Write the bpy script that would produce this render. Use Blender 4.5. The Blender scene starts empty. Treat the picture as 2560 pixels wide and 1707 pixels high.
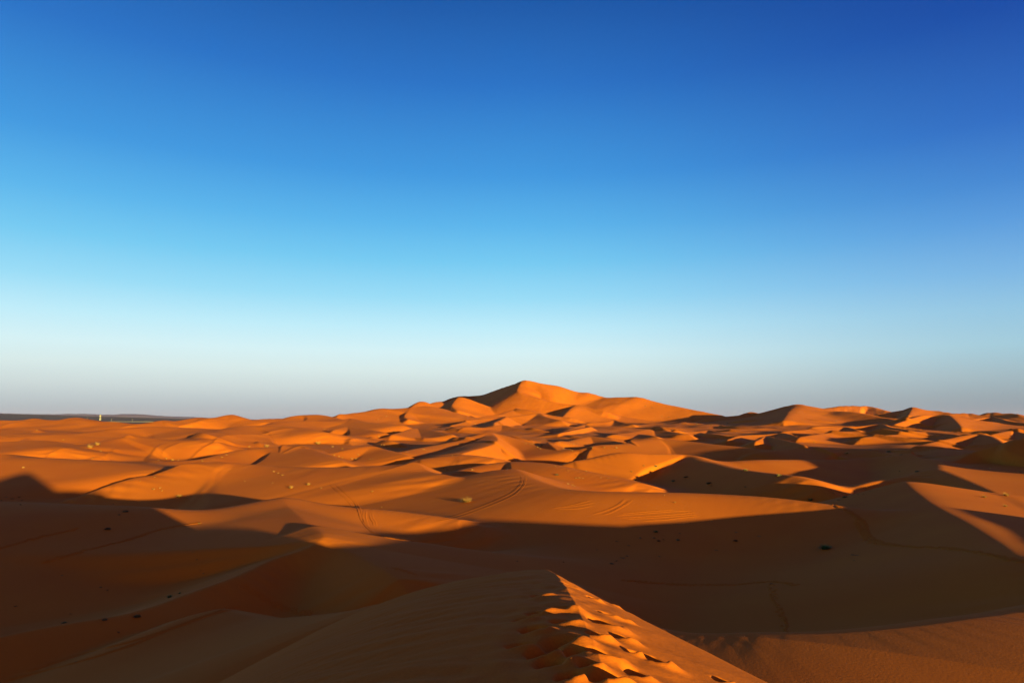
import bpy, math, random
import numpy as np
R = math.radians
HAZE = 7e-6
rng = random.Random(7)
sc = bpy.context.scene
col = sc.collection

# ------------------------------------------------------------------ camera model
W, H, F, HOR = 2560.0, 1707.0, 1707.0, 1045.0          # photograph size, focal length (24 mm), horizon row
PITCH = math.atan((HOR - H / 2) / F)
CP, SP = math.cos(PITCH), math.sin(PITCH)
SUN_EL, SUN_AZ = 4.4, 34.0                              # degrees; shadows run 34 degrees left of the view
SX, SY = math.sin(R(SUN_AZ)), -math.cos(R(SUN_AZ))      # horizontal direction to the sun

def ray(px, py):
    u, v = (px - W / 2) / F, (H / 2 - py) / F
    return (u, CP - SP * v, SP + CP * v)
def at(px, py, Y):
    d = ray(px, py); k = Y / d[1]
    return (d[0] * k, Y, d[2] * k)

# ------------------------------------------------------------------ numpy noise
_pr = np.random.RandomState(11)
_perm = _pr.permutation(256)
_perm = np.concatenate([_perm, _perm, _perm])
_ga = _pr.rand(256) * 2 * np.pi
_gx, _gy = np.cos(_ga), np.sin(_ga)
def noise(x, y):
    xi, yi = np.floor(x).astype(np.int64), np.floor(y).astype(np.int64)
    xf, yf = x - xi, y - yi
    xi &= 255; yi &= 255
    u = xf * xf * xf * (xf * (xf * 6 - 15) + 10); v = yf * yf * yf * (yf * (yf * 6 - 15) + 10)
    def g(ix, iy, fx, fy):
        h = _perm[_perm[ix] + iy]
        return _gx[h] * fx + _gy[h] * fy
    a = g(xi, yi, xf, yf); b = g(xi + 1, yi, xf - 1, yf)
    c = g(xi, yi + 1, xf, yf - 1); d = g(xi + 1, yi + 1, xf - 1, yf - 1)
    return (a + u * (b - a)) + v * ((c + u * (d - c)) - (a + u * (b - a)))

# ------------------------------------------------------------------ the dune field as one height function
FR = [0, 25, 60, 150, 300, 600, 1000, 1500, 2500, 4000, 7000, 12000]
FZ = [-12, -13.5, -17, -17, -16, -13, -10, -8, -8, -10, -14, -18]
def floor_z(x, y):
    r = np.hypot(x, y)
    z = np.interp(r, FR, FZ)
    # the sand ends at the left, where the gravel plain begins
    az = np.degrees(np.arctan2(x, np.maximum(y, 1e-6)))
    e = np.clip((r - 850) / 500, 0, 1) * np.clip((-19 - az) / 4, 0, 1)
    z = z - 22 * e
    # raised sand apron at the right, between the lit spur and the long ridge
    sm = lambda v: (lambda c: c * c * (3 - 2 * c))(np.clip(v, 0, 1))
    mk = sm((az - 31.5 + 4.5 * np.clip((r - 118) / 55, 0, 1) - 6 * np.clip((118 - r) / 55, 0, 1)) / 5) * sm((r - 55) / 45) * (1 - sm((r - 250) / 120)) * (y > 0) * (1 - sm((az - 44) / 6))
    z = z + (-12.5 + .03 * (y - 100) - .025 * (x - 80) - z) * mk
    return z

def catmull(P, n):
    P = np.array(P, float)
    if len(P) < 3:
        t = np.linspace(0, 1, n)[:, None]; return P[0] * (1 - t) + P[-1] * t
    Q = np.vstack([2 * P[0] - P[1], P, 2 * P[-1] - P[-2]])
    out = []
    m = max(2, int(math.ceil(n / (len(P) - 1))))
    for i in range(len(P) - 1):
        p0, p1, p2, p3 = Q[i:i + 4]
        # centripetal-ish: shrink tangents on short neighbours
        l1 = np.linalg.norm((p2 - p1)[:2]) + 1e-6
        t1 = (p2 - p0) / (np.linalg.norm((p2 - p1)[:2]) + np.linalg.norm((p1 - p0)[:2]) + 1e-6) * l1
        t2 = (p3 - p1) / (np.linalg.norm((p3 - p2)[:2]) + np.linalg.norm((p2 - p1)[:2]) + 1e-6) * l1
        for t in np.arange(m) / m:
            h00 = 2*t**3 - 3*t**2 + 1; h10 = t**3 - 2*t**2 + t; h01 = -2*t**3 + 3*t**2; h11 = t**3 - t**2
            out.append(h00 * p1 + h10 * t1 + h01 * p2 + h11 * t2)
    out.append(P[-1])
    return np.array(out)

DUNES, LESSER = [], []
def dune(pts, Lf=(31, .06), Rt=(12, .8), ext=(1.5, 1.5), k=.2, n=28, local=False, level=False):
    """crest through pixel points (px, py, depth) or world points ('w', x, y, z);
    Lf / Rt: (slope in degrees, crest rounding in heights) on the left / right of the walking direction"""
    P = [np.array(p[1:]) if p[0] == 'w' else np.array(at(*p)) for p in pts]
    C = catmull(P, n)
    zf = floor_z(C[:, 0], C[:, 1])
    h = np.maximum(C[:, 2] - zf, .3)
    hm = h.max()
    def cap(C, h, i0, i1, length):
        t = C[i0] - C[i1]; t[2] = 0; t /= np.linalg.norm(t) + 1e-9
        hh = h[i0]; L = length * max(hh, .4) * 3
        u = np.linspace(0, 1, 7)[1:]
        pts = C[i0] + t * (u[:, None] * L)
        hs = hh * (np.cos(u * np.pi) * .5 + .5)
        z = floor_z(pts[:, 0], pts[:, 1]) * u + (C[i0][2] - hh) * (1 - u) + hs - 1.0 * u
        pts[:, 2] = z
        return pts, np.maximum(hs, .2)
    a, ha = cap(C, h, 0, 1, ext[0]); b, hb = cap(C, h, -1, -2, ext[1])
    C = np.vstack([a[::-1], C, b]); h = np.concatenate([ha[::-1], h, hb])
    def vary(side):
        if not isinstance(side[0], list): return side
        g = np.linspace(0, len(pts) - 1, len(C) - 12)
        v = np.interp(g, np.arange(len(pts)), side[0])
        return (np.concatenate([[v[0]] * 6, v, [v[-1]] * 6]), side[1])
    (LESSER if local else DUNES).append((C, h, vary(Lf), vary(Rt), k, hm, level))

def dune_height(x, y, D, Z, zf, r):
    C, h, Lf, Rt, k, hm, level = D
    def reach(s):
        if isinstance(s[0], np.ndarray): return 1.35 * hm / math.tan(R(s[0].min())) + hm
        return (1.35 if s[0] >= 23 else 3.2) * hm / math.tan(R(s[0])) + (.5 + s[1]) * hm
    rad = max(reach(Lf), reach(Rt))
    m = (x > C[:, 0].min() - rad) & (x < C[:, 0].max() + rad) & (y > C[:, 1].min() - rad) & (y < C[:, 1].max() + rad)
    far = np.hypot(C[:, 0], C[:, 1]).min() > 45
    if far: m &= r > 30
    idx = np.flatnonzero(m)
    if idx.size == 0: return
    ox, oy = C[0, 0], C[0, 1]
    CX = (C[:, 0] - ox).astype(np.float32); CY = (C[:, 1] - oy).astype(np.float32)
    X, Y = (x[idx] - ox).astype(np.float32), (y[idx] - oy).astype(np.float32)
    if idx.size > 4000:                                     # drop points far from the crest before the exact pass
        d2 = np.full(X.shape, 1e18, np.float32)
        for i in range(0, len(C), 3): np.minimum(d2, (X - CX[i]) ** 2 + (Y - CY[i]) ** 2, out=d2)
        seg = np.hypot(np.diff(C[:, 0]), np.diff(C[:, 1])).max() * 1.6
        keep = d2 < (rad + seg) ** 2
        idx, X, Y = idx[keep], X[keep], Y[keep]
        if idx.size == 0: return
    segs = []
    for i in range(len(C) - 1):
        dx, dy = CX[i + 1] - CX[i], CY[i + 1] - CY[i]
        segs.append((CX[i], CY[i], dx, dy, dx * dx + dy * dy + np.float32(1e-6)))
    def near(i):
        ax, ay, dx, dy, l2 = segs[i]
        px, py = X - ax, Y - ay
        t = np.clip((px * dx + py * dy) / l2, 0, 1)
        d = (px - t * dx) ** 2 + (py - t * dy) ** 2
        return t, d, px, py, dx, dy
    best = np.full(X.shape, 1e18, np.float32)
    for i in range(len(segs)): np.minimum(best, near(i)[1], out=best)
    dm = np.sqrt(best)
    inv = 1 / (.07 * dm + .01 * hm)
    vs_ = [q[0] for q in (Lf, Rt) if isinstance(q[0], np.ndarray)]
    wv = [np.zeros_like(X) for _ in vs_]
    wz = np.zeros_like(X); ws = np.zeros_like(X); wh = np.zeros_like(X); wl = np.zeros_like(X)
    for i in range(len(segs)):                              # soft nearest: no jumps where two arms of a crest are equally near
        t, d, px, py, dx, dy = near(i)
        w = np.exp(-((np.sqrt(d) - dm) * inv) ** 2) * np.sqrt(segs[i][4])
        if level: wz += w * (C[i, 2] - h[i] + t * (C[i + 1, 2] - h[i + 1] - C[i, 2] + h[i]))
        ws += w; wh += w * (h[i] + t * (h[i + 1] - h[i])); wl += w * (dx * py - dy * px > 0)
        for q, v in zip(wv, vs_): q += w * (v[i] + t * (v[i + 1] - v[i]))
    hc = wh / ws; lf = wl / ws

    def top(side):
        if isinstance(side[0], np.ndarray):
            a, wd = np.tan(np.radians(wv[[v is side[0] for v in vs_].index(True)] / ws)), side[1] * hc
            return hc - a * (np.sqrt(best + wd * wd) - wd)
        a, wd = math.tan(R(side[0])), side[1] * hc
        q = a * (np.sqrt(best + wd * wd) - wd)
        return hc - q if side[0] >= 23 else hc * (1.25 * np.exp(-q / hc) - .25)
    cand = (np.maximum(wz / ws, -17) if level else zf[idx]) + lf * top(Lf) + (1 - lf) * top(Rt)
    cand -= np.clip((dm / rad - .7) / .3, 0, 2) ** 2 * (hm + 8)
    if far: cand -= np.clip((46 - r[idx]) / 8, 0, 3) ** 2 * 4
    kk = k * hc + .02
    z0 = Z[idx]
    hh = np.clip(.5 + .5 * (cand - z0) / kk, 0, 1)
    Z[idx] = z0 * (1 - hh) + cand * hh + kk * hh * (1 - hh)

#DUNES_BEGIN
SLIP = (31, .05); G8 = (8, 1.2); G10 = (10, 1.); G12 = (12, .8); G15 = (15, .6); G18 = (18, .5); G22 = (22, .3)
# shoulder that closes the hollow on the right of the foreground ridge and shades the bowl
dune([('w', 2.2, 27, -6.9), (1550, 1533, 25.5), (1640, 1573, 25), (1760, 1587, 24.2), (1900, 1586, 24), (2100, 1583, 24.5), (2300, 1565, 26), (2450, 1545, 28), (2560, 1530, 31),
      ('w', 34, 34, -7.9), ('w', 48, 37, -8.6), ('w', 62, 44, -8.3), ('w', 74, 50, -7.6)],
     Lf=(22, .3), Rt=(1.3, 1.), ext=(.4, .5))
# mid dune left with an S shaped crest
dune([(700, 1250, 91), (745, 1290, 75), (790, 1330, 64), (806, 1350, 59), (775, 1370, 57), (690, 1395, 54.5), (600, 1437, 50),
      (480, 1480, 46), (330, 1530, 41), (150, 1560, 38), (0, 1590, 36), (-300, 1660, 34)], Lf=([12, 14, 17, 22, 28, 30, 28, 25, 22, 20, 20, 20], .04), Rt=([5, 5, 6, 9, 13, 15, 15, 14, 14, 14, 14, 14], .05), ext=(.3, 2), k=.12)
dune([(640, 1275, 96), (700, 1250, 91), (800, 1262, 90), (950, 1275, 90), (1080, 1290, 88)], Lf=(14, .5), Rt=(9, 1.2))
dune([(780, 1322, 65), (815, 1346, 60), (900, 1387, 54), (965, 1422, 49)], Lf=(9, .3), Rt=(24, .08), ext=(.2, 1))
dune([(540, 1522, 40), (590, 1535, 39), (640, 1546, 38), (760, 1540, 36), (880, 1525, 34), (1000, 1500, 32)], Lf=(16, .2), Rt=(8, .6), ext=(.6, 1))
# low pale crest in the left shade
dune([(-150, 1250, 84), (0, 1258, 82), (160, 1264, 80), (320, 1268, 80), (460, 1276, 82), (560, 1282, 86)], Lf=(12, .6), Rt=(9, 1))
# bush dune B
dune([(1285, 1172, 135), (1302, 1181, 128), (1340, 1201, 118), (1400, 1220, 109), (1470, 1227, 105), (1560, 1230, 103),
      (1700, 1231, 102), (1830, 1236, 100), (1940, 1245, 97), (2080, 1262, 92), (2180, 1275, 88)], Lf=(16, .2), Rt=(10, .8), ext=(1.2, 2))
# right side: long shaded ridge and the lit spur under it
dune([(2760, 1072, 166), (2660, 1081, 165), (2560, 1095, 166), (2505, 1109, 170), (2437, 1130, 172), (2393, 1151, 168), (2328, 1171, 160),
      (2273, 1189, 150), (2180, 1204, 140)], Lf=(24, .35), Rt=(16, .3), ext=(.4, 2))
dune([(2270, 1204, 112), (2300, 1230, 99), (2340, 1260, 86), (2420, 1302, 71), (2500, 1350, 59), (2560, 1390, 51), (2700, 1480, 42)],
     Lf=(5, .3), Rt=(17, .25), ext=(.5, 1), level=True)
# dune outside the frame at the right, whose shadow lies over the long ridge
dune([('w', 140, 95, -4.5), ('w', 153, 105, -.5), ('w', 175, 120, 1), ('w', 200, 136, 0)], Lf=(22, .2), Rt=(14, .3), ext=(.3, 1))
# second row
dune([(380, 1188, 150), (430, 1170, 153), (464, 1158, 156), (540, 1155, 160), (594, 1157, 162), (700, 1166, 158), (850, 1167, 152), (950, 1164, 150),
      (1005, 1159, 150), (1035, 1154, 150), (1050, 1163, 146), (1070, 1178, 140), (1110, 1187, 133)], Lf=(22, .1), Rt=(8, 1.2))
dune([(1110, 1187, 150), (1200, 1165, 160), (1270, 1154, 165), (1340, 1156, 160), (1400, 1166, 152), (1480, 1182, 145), (1560, 1200, 138)], Lf=(14, .5), Rt=(9, 1))
dune([(1470, 1148, 188), (1552, 1131, 192), (1620, 1134, 193), (1720, 1137, 195), (1760, 1150, 182), (1850, 1172, 158), (1990, 1190, 136)],
     Lf=(14, .4), Rt=([12, 14, 15, 16, 17, 17, 17], .3))
dune([(1700, 1160, 185), (1880, 1150, 190), (2000, 1149, 195), (2100, 1149, 200), (2200, 1142, 205), (2290, 1137, 205), (2400, 1140, 195)], Lf=(12, .5), Rt=(9, 1.2))
# third row
dune([(410, 1154, 200), (500, 1147, 204), (580, 1128, 222), (650, 1119, 230), (755, 1116, 230), (795, 1130, 212), (850, 1150, 190)], Lf=(16, .15), Rt=(8, 1))
dune([(800, 1140, 215), (860, 1125, 222), (925, 1114, 230), (960, 1122, 224), (1010, 1136, 208)], Lf=(24, .1), Rt=(12, .6))
dune([(990, 1130, 230), (1080, 1114, 262), (1150, 1100, 285), (1223, 1083, 310), (1237, 1090, 297), (1243, 1100, 268), (1225, 1113, 238), (1160, 1132, 205)],
     Lf=SLIP, Rt=(9, 1), k=.12)
dune([(1223, 1083, 310), (1290, 1100, 300), (1350, 1115, 285), (1440, 1125, 262)], Lf=(10, .8), Rt=(9, 1.2))
dune([(1090, 1143, 190), (1150, 1137, 193), (1200, 1141, 190)], Lf=(12, .8), Rt=(9, 1.2))
dune([(1500, 1112, 265), (1560, 1108, 270), (1637, 1096, 290), (1720, 1103, 280), (1800, 1112, 262), (1900, 1122, 245)], Lf=(22, .2), Rt=(9, .8))
dune([(1400, 1108, 290), (1440, 1098, 315), (1475, 1090, 330), (1520, 1098, 315), (1560, 1110, 290)], Lf=(18, .2), Rt=(12, .6))
dune([(2289, 1114, 235), (2347, 1102, 255), (2398, 1091, 272), (2439, 1084, 285), (2466, 1087, 278), (2492, 1096, 255), (2507, 1108, 235)], Lf=(22, .15), Rt=(14, .3))
dune([(1900, 1128, 235), (1980, 1122, 245), (2060, 1122, 248), (2130, 1120, 250), (2220, 1134, 225), (2280, 1140, 212)], Lf=(20, .2), Rt=(9, .8))
# left slopes, lit
dune([(-120, 1112, 262), (0, 1106, 270), (54, 1103, 272), (109, 1102, 270), (126, 1109, 258), (147, 1117, 245)], Lf=(12, .6), Rt=(7, 1.2))
dune([(218, 1116, 265), (270, 1101, 290), (324, 1092, 300), (400, 1097, 297), (500, 1101, 292)], Lf=(12, .5), Rt=(8, 1.2))
dune([(20, 1092, 350), (110, 1087, 360), (200, 1083, 380), (272, 1073, 410), (381, 1067, 430), (490, 1070, 425), (560, 1076, 400)], Lf=(12, .4), Rt=(8, 1))
dune([(500, 1098, 330), (560, 1075, 400), (620, 1064, 440), (720, 1066, 435), (800, 1078, 400)], Lf=(12, .5), Rt=(8, 1))
dune([(-150, 1145, 190), (0, 1142, 185), (200, 1150, 182), (320, 1160, 176), (400, 1172, 168)], Lf=(8, 1), Rt=(6, 1.5))
# skyline of the left sand
dune([(-80, 1053, 640), (0, 1051, 650), (54, 1050, 655), (84, 1045.5, 660), (109, 1049, 655), (152, 1049, 655), (188, 1043.4, 670), (212, 1049, 655),
      (234, 1052, 650), (272, 1053, 650), (305, 1057, 640), (348, 1060, 630)], Lf=(10, .3), Rt=(8, .6), n=44)
dune([(330, 1062, 620), (381, 1055.6, 640), (408, 1050, 655), (433, 1052, 650), (463, 1049, 660), (498, 1043.4, 680), (522, 1046.7, 670)], Lf=(10, .3), Rt=(8, .6))
dune([(510, 1050, 660), (571, 1037.4, 700), (582, 1037, 700), (599, 1042, 690), (626, 1049, 680), (655, 1053, 670)], Lf=(14, .2), Rt=(10, .4))
dune([(626, 1050, 760), (675, 1046.7, 770), (711, 1045.6, 775), (743, 1038.5, 800), (792, 1036.6, 800), (825, 1042, 780), (860, 1050, 740)], Lf=(14, .3), Rt=(8, .6))
dune([(820, 1045, 900), (871, 1034, 960), (915, 1029, 1000), (953, 1020.8, 1050), (980, 1021.6, 1050), (1018, 1019.5, 1060), (1060, 1016, 1080)], Lf=(14, .3), Rt=(9, .6))
dune([(660, 1062, 560), (735, 1052, 620), (840, 1052, 640), (877, 1046, 660), (920, 1056, 620), (1000, 1062, 580)], Lf=(16, .2), Rt=(8, .8))
# the great dune
dune([(1060, 1013, 1600), (1091, 1004.5, 1700), (1110, 1002.7, 1780), (1147, 990.5, 1850), (1184, 989.6, 1870), (1212, 985.8, 1860), (1240, 975.5, 1780),
      (1287, 959.6, 1580), (1304, 952.5, 1505), (1315, 950.8, 1490), (1327, 951.6, 1490), (1353, 957.8, 1490), (1400, 966.5, 1490), (1447, 980, 1480), (1471, 982, 1470),
      (1509, 992.3, 1450), (1519, 994, 1440), (1545, 993, 1430), (1577, 992.6, 1420), (1592, 992.3, 1410), (1609, 995, 1400), (1638, 1004, 1380), (1664, 1010, 1360),
      (1706, 1018.7, 1330), (1757, 1029, 1290), (1800, 1037.4, 1260)], Lf=(22, .1),
     Rt=([14, 14, 14, 14, 15, 22, 31, 42, 48, 44, 28, 15, 15, 15, 15, 14, 14, 13, 13, 13, 13, 13, 13, 13, 13, 13], .05), n=110, k=.05, ext=(1, 1))
dune([(1306, 952.5, 1495), (1298, 966, 1450), (1297, 980, 1390), (1340, 995, 1340), (1400, 1008, 1300), (1440, 1013, 1280), (1500, 1026, 1230)],
     Rt=(29, .02), Lf=(14, .3), k=.04, ext=(.1, 1))
dune([(1147, 991, 1415), (1137, 1003, 1360), (1131, 1014, 1310), (1140, 1024, 1260)], Rt=(29, .03), Lf=(15, .3), k=.05, ext=(.1, 1))
dune([(1075, 1016, 1130), (1060, 1005, 1120), (1048, 1004, 1110), (1031, 1015, 1070), (1017, 1030, 1010), (1011, 1041, 960), (1020, 1049, 920)],
     Rt=(29, .03), Lf=(15, .3), k=.05, ext=(1, .5))
dune([(1440, 1012, 1290), (1428, 1020, 1240), (1412, 1036, 1180), (1402, 1046, 1140)], Rt=(27, .05), Lf=(14, .4), k=.06, ext=(.5, .5))
dune([(1180, 1045, 1010), (1245, 1036, 1060), (1288, 1024, 1120), (1310, 1027, 1110), (1360, 1036, 1080), (1420, 1043, 1050)], Lf=(18, .1), Rt=(12, .3), k=.1)
dune([(1275, 1042, 940), (1320, 1036, 970), (1348, 1033, 980), (1362, 1041, 940), (1400, 1050, 880)], Lf=(18, .1), Rt=(14, .2))
dune([(1475, 1056, 840), (1519, 1053.5, 860), (1534, 1049, 880), (1546, 1053, 860), (1580, 1060, 810)], Lf=(18, .1), Rt=(16, .15))
dune([(1130, 1062, 780), (1200, 1046, 880), (1262, 1041, 900), (1258, 1047, 860), (1238, 1056, 760), (1236, 1063, 690)], Rt=(12, .4), Lf=(29, .05), k=.1)
dune([(1175, 1070, 620), (1220, 1068, 635), (1255, 1062, 660), (1300, 1072, 620), (1370, 1078, 585)], Lf=(20, .1), Rt=(12, .4))
dune([(1395, 1082, 530), (1430, 1070, 600), (1460, 1061, 660), (1476, 1066, 630), (1440, 1074, 560), (1400, 1083, 500)], Lf=SLIP, Rt=(10, .6), k=.1)
dune([(1525, 1088, 440), (1580, 1080, 480), (1634, 1071, 530), (1660, 1076, 505), (1720, 1086, 450)], Lf=(24, .1), Rt=(10, .5))
dune([(1540, 1089, 420), (1598, 1085, 440), (1640, 1091, 400)], Lf=(16, .2), Rt=(10, .5))
dune([(1690, 1080, 500), (1740, 1078, 520), (1771, 1075, 535), (1800, 1080, 505), (1880, 1092, 440)], Lf=(22, .1), Rt=(10, .4))
dune([(840, 1072, 500), (870, 1066, 525), (900, 1070, 505), (960, 1080, 460)], Lf=(22, .1), Rt=(9, .6))
dune([(980, 1086, 440), (1030, 1072, 520), (1050, 1070, 530), (1090, 1077, 490), (1130, 1086, 440)], Lf=(22, .1), Rt=(10, .6))
# right skyline
dune([(1780, 1042, 1150), (1842, 1039, 1180), (1858, 1035, 1200), (1877, 1029.5, 1220), (1885, 1030, 1215), (1892, 1033, 1200), (1929, 1031, 1180), (1953, 1022, 1150),
      (1973, 1015, 1120), (1996, 1012, 1100), (2004, 1017, 1090), (2021, 1024, 1070), (2050, 1030, 1050)], Lf=(18, .2), Rt=(14, .3), n=44)
dune([(1996, 1012, 1100), (1975, 1030, 960), (1960, 1050, 820)], Rt=(16, .3), Lf=(10, .6), ext=(.1, 1))
dune([(2030, 1030, 1000), (2080, 1028.5, 1000), (2130, 1030, 960), (2165, 1034, 930), (2210, 1045, 880), (2270, 1055, 820)], Lf=(16, .3), Rt=(10, .5))
dune([(2030, 1028, 3200), (2079, 1018, 3300), (2106, 1014.6, 3350), (2123, 1014, 3380), (2148, 1014.6, 3400), (2174, 1016, 3400), (2200, 1023, 3300), (2230, 1030, 3200)],
     Lf=(16, .2), Rt=(14, .3))
dune([(2200, 1033, 1700), (2245, 1026.6, 1750), (2267, 1023, 1780), (2281, 1018.6, 1800), (2296, 1023, 1780), (2321, 1026.6, 1760), (2347, 1028, 1740), (2376, 1032, 1700), (2400, 1036, 1660)],
     Lf=(18, .1), Rt=(16, .2))
dune([(2281, 1018.6, 1800), (2275, 1030, 1620), (2270, 1037, 1500)], Rt=(26, .03), Lf=(13, .3), ext=(.1, 1))
dune([(2370, 1034, 1650), (2415, 1032.8, 1680), (2449, 1034.5, 1650), (2480, 1030, 1650), (2510, 1032.5, 1620), (2534, 1033.4, 1600), (2560, 1036.8, 1550), (2640, 1040, 1500)],
     Lf=(18, .1), Rt=(14, .2))
dune([(2240, 1060, 700), (2303, 1039, 830), (2330, 1038, 850), (2364, 1037.6, 840), (2374, 1039, 820), (2381, 1044.5, 770), (2390, 1053, 700), (2402, 1067, 600)],
     Lf=(13, .4), Rt=(24, .08), n=44, k=.1)
dune([(2381, 1041, 1000), (2407, 1049.5, 880), (2449, 1045, 920), (2480, 1042, 940), (2500, 1045, 900), (2526, 1053, 800), (2580, 1058, 760)], Lf=(18, .1), Rt=(20, .1))
dune([(2040, 1066, 590), (2094, 1064, 600), (2150, 1065, 600), (2201, 1059, 620), (2222, 1066, 570), (2260, 1073, 530), (2300, 1079, 500)], Lf=(18, .1), Rt=(20, .15))
dune([(1960, 1078, 490), (2020, 1073, 520), (2060, 1070, 540), (2110, 1067, 560), (2145, 1074, 520)], Lf=(18, .1), Rt=(12, .3))
dune([(1890, 1102, 340), (1918, 1089, 405), (1936, 1094, 370), (1960, 1099, 345), (2010, 1112, 300)], Lf=(24, .08), Rt=(20, .2))
dune([(1820, 1098, 390), (1860, 1087, 440), (1920, 1085, 450), (1955, 1082, 455), (1990, 1090, 410)], Lf=(22, .1), Rt=(14, .2))
dune([(2000, 1092, 400), (2060, 1083, 450), (2115, 1078, 470), (2200, 1080, 460), (2280, 1084, 440)], Lf=(18, .1), Rt=(12, .4))
dune([(2160, 1092, 390), (2240, 1086, 420), (2310, 1079, 450), (2370, 1084, 425), (2420, 1092, 385)], Lf=(18, .1), Rt=(10, .5))
dune([(2480, 1085, 420), (2535, 1075, 470), (2550, 1080, 450), (2600, 1090, 400)], Lf=(20, .1), Rt=(12, .4))
# many lesser crests lying on the flanks of the named ones
for _ in range(120):
    r_ = math.exp(rng.uniform(math.log(230), math.log(1150))); a_ = R(rng.uniform(-40, 42))
    x0, y0 = r_ * math.sin(a_), r_ * math.cos(a_)
    hgt = rng.uniform(1.0, 3.6) * (r_ / 400) ** .4; L_ = hgt * rng.uniform(12, 24); th = R(rng.uniform(-40, 15))
    if a_ < R(-14): hgt *= .6
    if r_ < 330: hgt *= .5
    if a_ > R(8): hgt *= .65
    pts = []
    for t in (-.5, -.25, 0, .25, .5):
        bend = rng.uniform(.25, .5) * L_ * t * t
        px_, py_ = x0 + math.sin(th) * L_ * t + math.cos(th) * bend, y0 + math.cos(th) * L_ * t - math.sin(th) * bend
        pts.append(('w', px_, py_, float(floor_z(np.array([px_]), np.array([py_]))[0]) + hgt * (1.02 - 3.2 * t * t)))
    dune(pts, Lf=(rng.uniform(24, 31), .06), Rt=(rng.uniform(9, 13), .6), ext=(1, 1), n=14, k=.12, local=True)
#DUNES_END

# foreground ridge: crest path and cross profile, metres
RY = np.array([-90, -40, -22, -8, 0, 3, 5, 7, 10, 12.5, 14.5, 16, 18, 22, 30, 45, 70])
RX = np.array([40, 20, 11.3, 3.6, .6, .66, .72, .8, .88, .9, .87, .8, .6, .2, -1, -3, -6])
RZ = np.array([4.0, 5.0, 4.5, .5, -1.5, -1.76, -1.98, -2.2, -2.55, -2.88, -3.15, -3.42, -4.2, -6.6, -11, -17, -22])
def ridge(x, y):
    xc = np.interp(y, RY, RX); zc = np.interp(y, RY, RZ)
    s = x - xc
    r = np.maximum(s, 0); l = np.maximum(-s, 0)
    # right: sloping shoulder that narrows towards the far tip, then the slip face
    br = np.interp(y, [-20, -8, 0, 4, 8, 11.5, 13.5, 15, 18], [.8, 1, 4, 3.5, 2.5, 1.54, .85, .06, 0])
    m = np.interp(y, [-8, 0, 8, 11.5, 13.5, 16], [.5, .3, .32, .4, .47, .6])
    o = r - br
    dr = m * np.minimum(r, br) + .64 * (np.sqrt(o * o + .02) + o) * .5
    # left: slope grows to about 27 degrees
    dl = np.where(l < 5.5, .03 * l + .044 * l * l, .03 * 5.5 + .044 * 5.5 ** 2 + .514 * (l - 5.5))
    return zc - np.where(s > 0, dr, dl)

# footprints: pixel centre, width px, depth m
PRINTS = [(1462, 1473, 42, .10), (1483, 1496, 34, .12), (1518, 1533, 50, .12), (1510, 1558, 80, .16), (1495, 1588, 60, .15),
          (1454, 1447, 30, .10), (1440, 1437, 26, .08), (1422, 1428, 22, .08), (1410, 1422, 20, .07), (1636, 1650, 66, .16), (1556, 1596, 60, .12), (1400, 1602, 110, .15),
          (1412, 1558, 76, .15), (1400, 1522, 70, .14), (1536, 1702, 90, .16), (1508, 1640, 90, .15), (1806, 1702, 50, .10), (1440, 1632, 70, .12),
          (1425, 1462, 40, .08), (1380, 1655, 90, .13), (1470, 1668, 60, .10), (1590, 1690, 60, .10), (1352, 1490, 50, .14), (1345, 1532, 60, .15), (1338, 1576, 72, .16), (1356, 1628, 84, .16),
          (1425, 1694, 80, .14), (1500, 1695, 70, .14), (1584, 1632, 46, .12), (1472, 1432, 22, .08), (1498, 1463, 26, .10), (1556, 1548, 40, .11), (1530, 1512, 30, .10), (1300, 1610, 80, .1), (1310, 1550, 60, .1)]

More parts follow.
